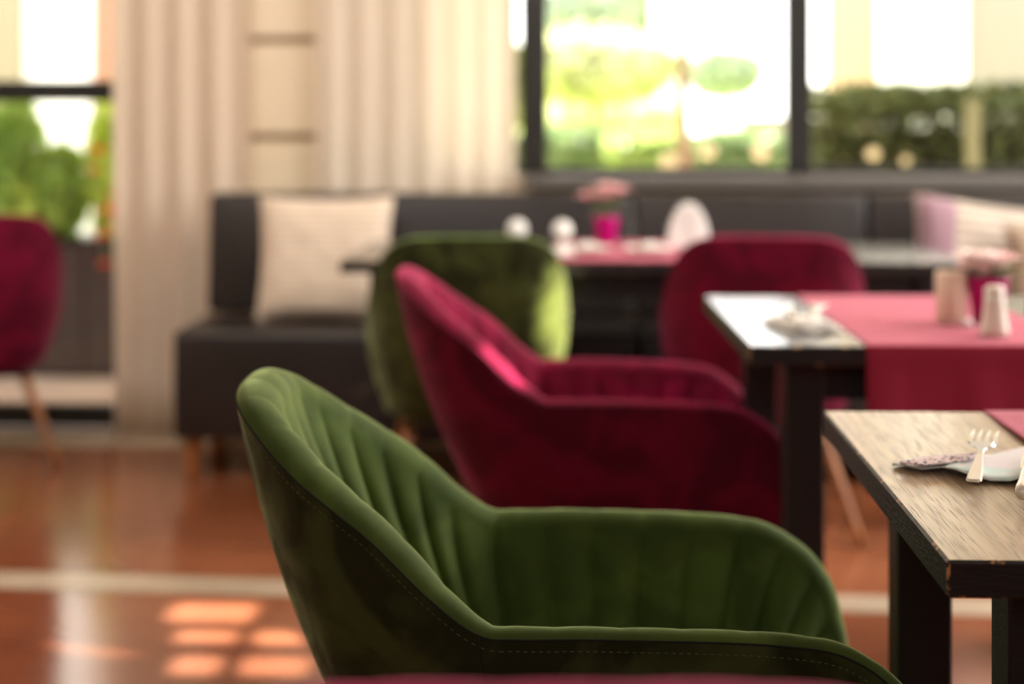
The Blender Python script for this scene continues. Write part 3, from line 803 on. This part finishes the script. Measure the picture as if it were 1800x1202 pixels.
# ------------------------------------------------------------------ outdoors
struct(box('terrace_floor', -9, 14, YW+.2, 11.5, -.14, -.04, PAVE))
struct(box('lawn', -40, 60, 11.5, 70, -.16, -.05, LAWN))
def leafmass(name, shapes, n, ls, m, parent, seedv, flat=.3):
    rnd = random.Random(seedv); vs, fs = [], []
    tot = sum(s[3]*s[4]*s[5] for s in shapes)
    for (cx, cy, cz, rx, ry, rz, kind) in shapes:
        for _ in range(int(n*rx*ry*rz/tot)):
            if kind == 'e':
                d = Vector((rnd.gauss(0, 1), rnd.gauss(0, 1), rnd.gauss(0, 1))).normalized()*(rnd.random()**.33)
                c = Vector((cx+d.x*rx, cy+d.y*ry, cz+d.z*rz))
            else: c = Vector((cx+rnd.uniform(-rx, rx), cy+rnd.uniform(-ry, ry), cz+rnd.uniform(-rz, rz)))
            a = Vector((rnd.gauss(0, 1), rnd.gauss(0, 1), rnd.gauss(0, .7))).normalized(); b = a.orthogonal().normalized()
            b = (b*math.cos(rnd.uniform(0, 6))+a.cross(b)*math.sin(rnd.uniform(0, 6))).normalized()
            l = ls*rnd.uniform(.6, 1.3); q = len(vs)
            vs += [c-a*l, c-b*l*.38+a*l*.05, c+a*l, c+b*l*.38+a*l*.05]; fs.append((q, q+1, q+2, q+3))
    return mesh(name, vs, fs, m, parent, smooth=False)
def bush(name, label, cat, loc, shapes, n, ls, m, seedv, stems=((0, 0),), sh=.5, group=None):
    t = thing(name, label, cat, loc, 0, group)
    f = leafmass('foliage', shapes, n, ls, m, t, seedv); f['kind'] = 'stuff'
    for i, (x, y) in enumerate(stems):
        tube('stem', [(x*.5, y*.5, 0), (x*.8, y*.8, sh*.5), (x*1.3, y*1.3, sh)], [.02, .014, .008], BARK, t, 7)
    return t
# planter box with plants outside the glass door
PLY = 7.55
pl = thing('planter', 'long dark planter box outside the left glass door', 'planter', (-3.0, PLY, -.04))
PLM = mat('anthracite_planter', srgb(58, 48, 44), .6)
for i in range(9):
    box('slat', -1.3+i*.29, -1.3+i*.29+.282, 0, .03, .03, .60, PLM, pl, bev=.003)
box('body', -1.3, 1.31, .03, .42, .0, .60, PLM, pl)
box('rim', -1.32, 1.33, -.01, .45, .60, .63, BLACK, pl, bev=.004)
zt = .59
for i, (px, h, rx, sd, nn) in enumerate(((10, .62, .17, 1, 1600), (95, .42, .14, 2, 1200), (185, .68, .10, 3, 1100), (-140, .6, .2, 4, 900), (50, .30, .17, 8, 1000))):
    x = P(px, 0, PLY+.2).x
    bush('potted_shrub', ['tall green leafy plant at the left edge outside the glass door', 'drooping green plant in the planter outside the glass door',
         'upright yellow-green plant in the planter next to the curtain', 'leafy plant at the far left end of the planter', 'low bright green plant filling the front of the planter'][i], 'plant', (x, PLY+.2, zt),
         [(0, 0, h*.5, rx, .16, h*.55, 'e')], nn, .045, [LEAF_P, LEAF_P, LEAF_Q, LEAF_P, LEAF_Q][i], sd, sh=h*.6, stems=((.02, 0), (-.03, .02)))
for i, (px, py, s) in enumerate(((172, 266, .030), (165, 300, .022), (196, 372, .040), (205, 400, .035), (180, 415, .025), (203, 345, .028))):
    s *= 1.35; p = P(px, py, PLY-.06)
    t = thing('flower', 'red-orange blossom number %s' % i, 'flower', tuple(p), 0, 'red-orange blossoms in the planter')
    t['label'] = ['orange-red blossom highest in the planter beside the curtain', 'orange-red blossom just under the highest one beside the curtain', 'big pale-red blossom low beside the curtain', 'lowest right red blossom just above the planter rim', 'small red blossom on the planter rim', 'red blossom midway up the plant next to the curtain'][i]
    rose(t, (0, 0, 0), s, RED, 90+i); tube('stem', [(0, 0, -.01), (.004, .05, -.10), (0, .10, min(-.05, zt-p.z))], .002, LEAF_G, t, 5)
p = P(183, 465, PLY-.02)
t = thing('flower', 'red blossom hanging in front of the dark planter', 'flower', tuple(p), 0, 'red-orange blossoms in the planter'); rose(t, (0, 0, 0), .03, RED, 77)
tube('stem', [(0, .0, 0), (0, .0, .12), (0, .20, .22)], .002, LEAF_G, t, 5)
# hedge outside the right window
hx0, hx1 = P(1420, 0, 8.2).x, 4.6
ht = P(1600, 162, 8.2).z+.04
hd = thing('hedge', 'clipped dark green hedge outside the right window', 'hedge', (0, 8.35, -.04))
f = leafmass('foliage', [((hx0+hx1)/2, 0, (ht-.06)/2+.02, (hx1-hx0)/2, .22, (ht-.06)/2, 'b'), ((hx0+hx1)/2, 0, ht-.03, (hx1-hx0)/2, .2, .07, 'b')], 26000, .042, LEAF_D, hd, 11); f['kind'] = 'stuff'
f2_ = leafmass('young_shoots', [((hx0+hx1)/2, -.08, ht-.02, (hx1-hx0)/2, .16, .06, 'b')], 1800, .036, LEAF_G, hd, 12); f2_['kind'] = 'stuff'
box('inner_branches', hx0+.06, hx1-.06, -.10, .10, 0, ht-.18, mat('dark_branches', srgb(46, 44, 26), .9), hd)
px_ = P(1699, 0, 8.05).x
tag(box('post', px_-.03, px_+.03, 7.98, 8.04, -.04, P(0, 175, 8.0).z, mat('weathered_post_wood', srgb(150, 150, 110), .8), bev=.004), 'pale weathered post standing in front of the hedge', 'post')
# garden behind
def far_bush(px, py, d, rpx, rpz, m, sd, label, n=2600, ls=.12, nm='shrub', cat='shrub', trunk=None):
    p = P(px, py, d); rx = rpx/F_PX*d; rz = rpz/F_PX*d
    t = thing(nm, label, cat, (p.x, p.y, -.05))
    f = leafmass('foliage', [(0, 0, p.z+.05, rx, rx*.8, rz, 'e'), (rx*.4, 0, p.z+.05+rz*.2, rx*.6, rx*.6, rz*.6, 'e'), (-rx*.4, .1, p.z+.05-rz*.1, rx*.6, rx*.5, rz*.7, 'e')], n, ls, m, t, sd); f['kind'] = 'stuff'
    zz = p.z+.05
    tube('trunk', [(0, 0, 0), (.03, 0, zz*.5), (0, 0, zz)], [.05, .04, .02] if trunk is None else trunk, BARK, t, 8)
    return t
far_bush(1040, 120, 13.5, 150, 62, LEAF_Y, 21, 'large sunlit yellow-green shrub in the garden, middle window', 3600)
far_bush(1010, 25, 19, 90, 45, LEAF_F, 22, 'tall light green shrub behind the yellow one, top left of the middle window', 2200)
far_bush(1105, 20, 22, 50, 60, LEAF_F, 23, 'green tree crown at the top of the middle window, left of the trunk', 1500, .12, 'tree', 'tree')
far_bush(1010, 262, 12.4, 110, 42, LEAF_G, 24, 'low green shrub at the bottom left of the middle window', 2600, .08)
far_bush(1140, 268, 12.0, 75, 36, LEAF_B, 25, 'low light-green shrub left of the brown trunk', 1800, .08)
far_bush(1290, 268, 12.0, 100, 36, LEAF_G, 26, 'low green shrub right of the brown trunk, middle window', 2400, .08)
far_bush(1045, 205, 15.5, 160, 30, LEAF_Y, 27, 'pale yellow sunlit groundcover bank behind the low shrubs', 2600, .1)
far_bush(1275, 130, 26, 68, 45, LEAF_F, 28, 'small round green tree standing far off in the middle window', 2200, .13, 'tree', 'tree')
far_bush(885, 150, 10.5, 45, 90, LEAF_B, 29, 'light green shrub seen between the ivory curtain and the black mullion', 1500, .08)
far_bush(885, 275, 9.8, 45, 40, LEAF_G, 30, 'dark green shrub low beside the ivory curtain', 1200, .07)
# brown trunk
p = P(1203, 250, 10.5)
t = thing('tree', 'slim brown tree trunk in the middle window', 'tree', (p.x, p.y, -.05))
tube('trunk', [(0, 0, 0), (.01, 0, .8), (-.02, 0, 1.3), (.02, 0, 1.9), (0, 0, 2.8)], [.058, .05, .042, .034, .03], mat('reddish_bark', srgb(140, 114, 92), .9), t, 12)
f = leafmass('foliage', [(0, 0, 3.5, .9, .9, .8, 'e')], 2500, .09, LEAF_G, t, 44); f['kind'] = 'stuff'
# buildings
bd = thing('house', 'bright white and beige rendered house front beyond the hedge', 'building', (0, 17, 0))
def X17(px): return P(px, 0, 17).x
box('wall', X17(1440), 16, 0, .3, 0, 5, STONEW, bd)
box('ochre_panel', X17(1452), X17(1532), -.08, 0, 0, 5, OCHRE, bd, bev=.01)
box('beige_panel', X17(1682), 16, -.08, 0, 0, 5, BEIGER, bd, bev=.01)
for a, b in ((1535, 1552), (1668, 1684)): box('pilaster', X17(a), X17(b), -.16, 0, 0, 5, STONEW, bd, bev=.01)
box('plinth', X17(1440), 16, -.2, 0, 0, .35, BEIGER, bd)
hs = thing('house', 'white rendered house seen through the left glass door', 'building', (0, 14, 0))
def X14(px): return P(px, 0, 14).x
box('wall', -9, X14(235), 0, .3, 0, 6, STONEW, hs)
box('tan_panel', -9, X14(30), -.1, 0, 0, 6, mat('tan_render', srgb(140, 128, 102), .9), hs, bev=.01)
box('drainpipe', X14(158), X14(195), -.12, 0, 0, 6, mat('terracotta_pipe', srgb(150, 106, 84), .8), hs, bev=.01)
tag(box('garden_wall', P(1300, 0, 14.5).x, P(1395, 0, 14.5).x, P(0, 0, 14.5).y, P(0, 0, 14.5).y+.3, -.05, P(0, 205, 14.5).z, BEIGER, bev=.01), 'low beige garden wall at the right of the middle window', 'wall')
tag(box('pillar', P(1150, 0, 17.5).x, P(1186, 0, 17.5).x, 17.5, 17.8, -.05, 3.6, STONEW, bev=.01), 'white pillar left of the brown trunk', 'pillar')
for px, py, r, lb in ((1175, 283, .034, 'added cream ball for the light spot at the foot of the brown trunk'), (1245, 265, .032, 'small added pale ball for the light spot right of the brown trunk'), (1338, 266, .036, 'added cream ball for the light spot left of the second black mullion'), (1535, 270, .026, 'small added warm ball for the light spot in front of the hedge'), (1592, 282, .018, 'tiny added dim ball for the faint light spot in front of the hedge')):
    p = P(px, py, 7.0); t = thing('light_spot_ball', lb, 'light spot stand-in', (p.x, p.y, -.04))  # added balls standing in for round light spots near the sill
    h = p.z+.04
    lathe('globe', [(max(.001, r*math.sin(PI*q/12)), h-r*math.cos(PI*q/12)) for q in range(13)], mat('cream_light_spot', srgb(250, 236, 190), .3), t, 20)
    tube('stake', [(0, 0, 0), (0, 0, h*.5), (0, 0, h-r*.9)], .006, BLACK, t, 8)
# unseen boarding added to block the sun; its gaps shape the floor patches
off = SUNV*(2.92/SUNV.z)
patches = [((288, 1050), (450, 1092)), ((298, 1097), (418, 1129)), ((434, 1100), (540, 1132)), ((290, 1141), (392, 1184)), ((410, 1143), (545, 1186))]
holes = []
for (xa, ya), (xb, yb) in patches:
    q = PG((xa+xb)/2, (ya+yb)/2, 0); l = PG(xa, (ya+yb)/2, 0); r = PG(xb, (ya+yb)/2, 0); u = PG((xa+xb)/2, ya, 0); d = PG((xa+xb)/2, yb, 0)
    holes.append((l.x+off.x, r.x+off.x, d.y+off.y, u.y+off.y))
bm = bmesh.new()
ys = sorted({YW+.2, 10.2}|{h[2] for h in holes}|{h[3] for h in holes}); X0, X1 = -6.5, 9.0
for a, b in zip(ys[:-1], ys[1:]):
    if b-a < 1e-4: continue
    mid = (a+b)/2; hs_ = sorted((h[0], h[1]) for h in holes if h[2] < mid < h[3]); cur = X0
    for h0, h1 in hs_:
        if h0 > cur: addbox(bm, cur, h0, a, b, 2.92, 2.96)
        cur = max(cur, h1)
    addbox(bm, cur, X1, a, b, 2.92, 2.96)
struct(bmobj('sun_blocker', bm, mat('sun_blocker_boards', srgb(170, 140, 105), .8)))
# added spots in place of sun flecks on the green and magenta chairs
c3 = P(978, 545, 4.6); spot((2.3, 1.6, 2.7), c3, 8500, 3.8, .7, (1, .95, .62))
c2 = P(893, 640, 3.28); spot((2.6, 2.2, 2.7), c2, 2600, 2.0, .6, (1, .92, .9))
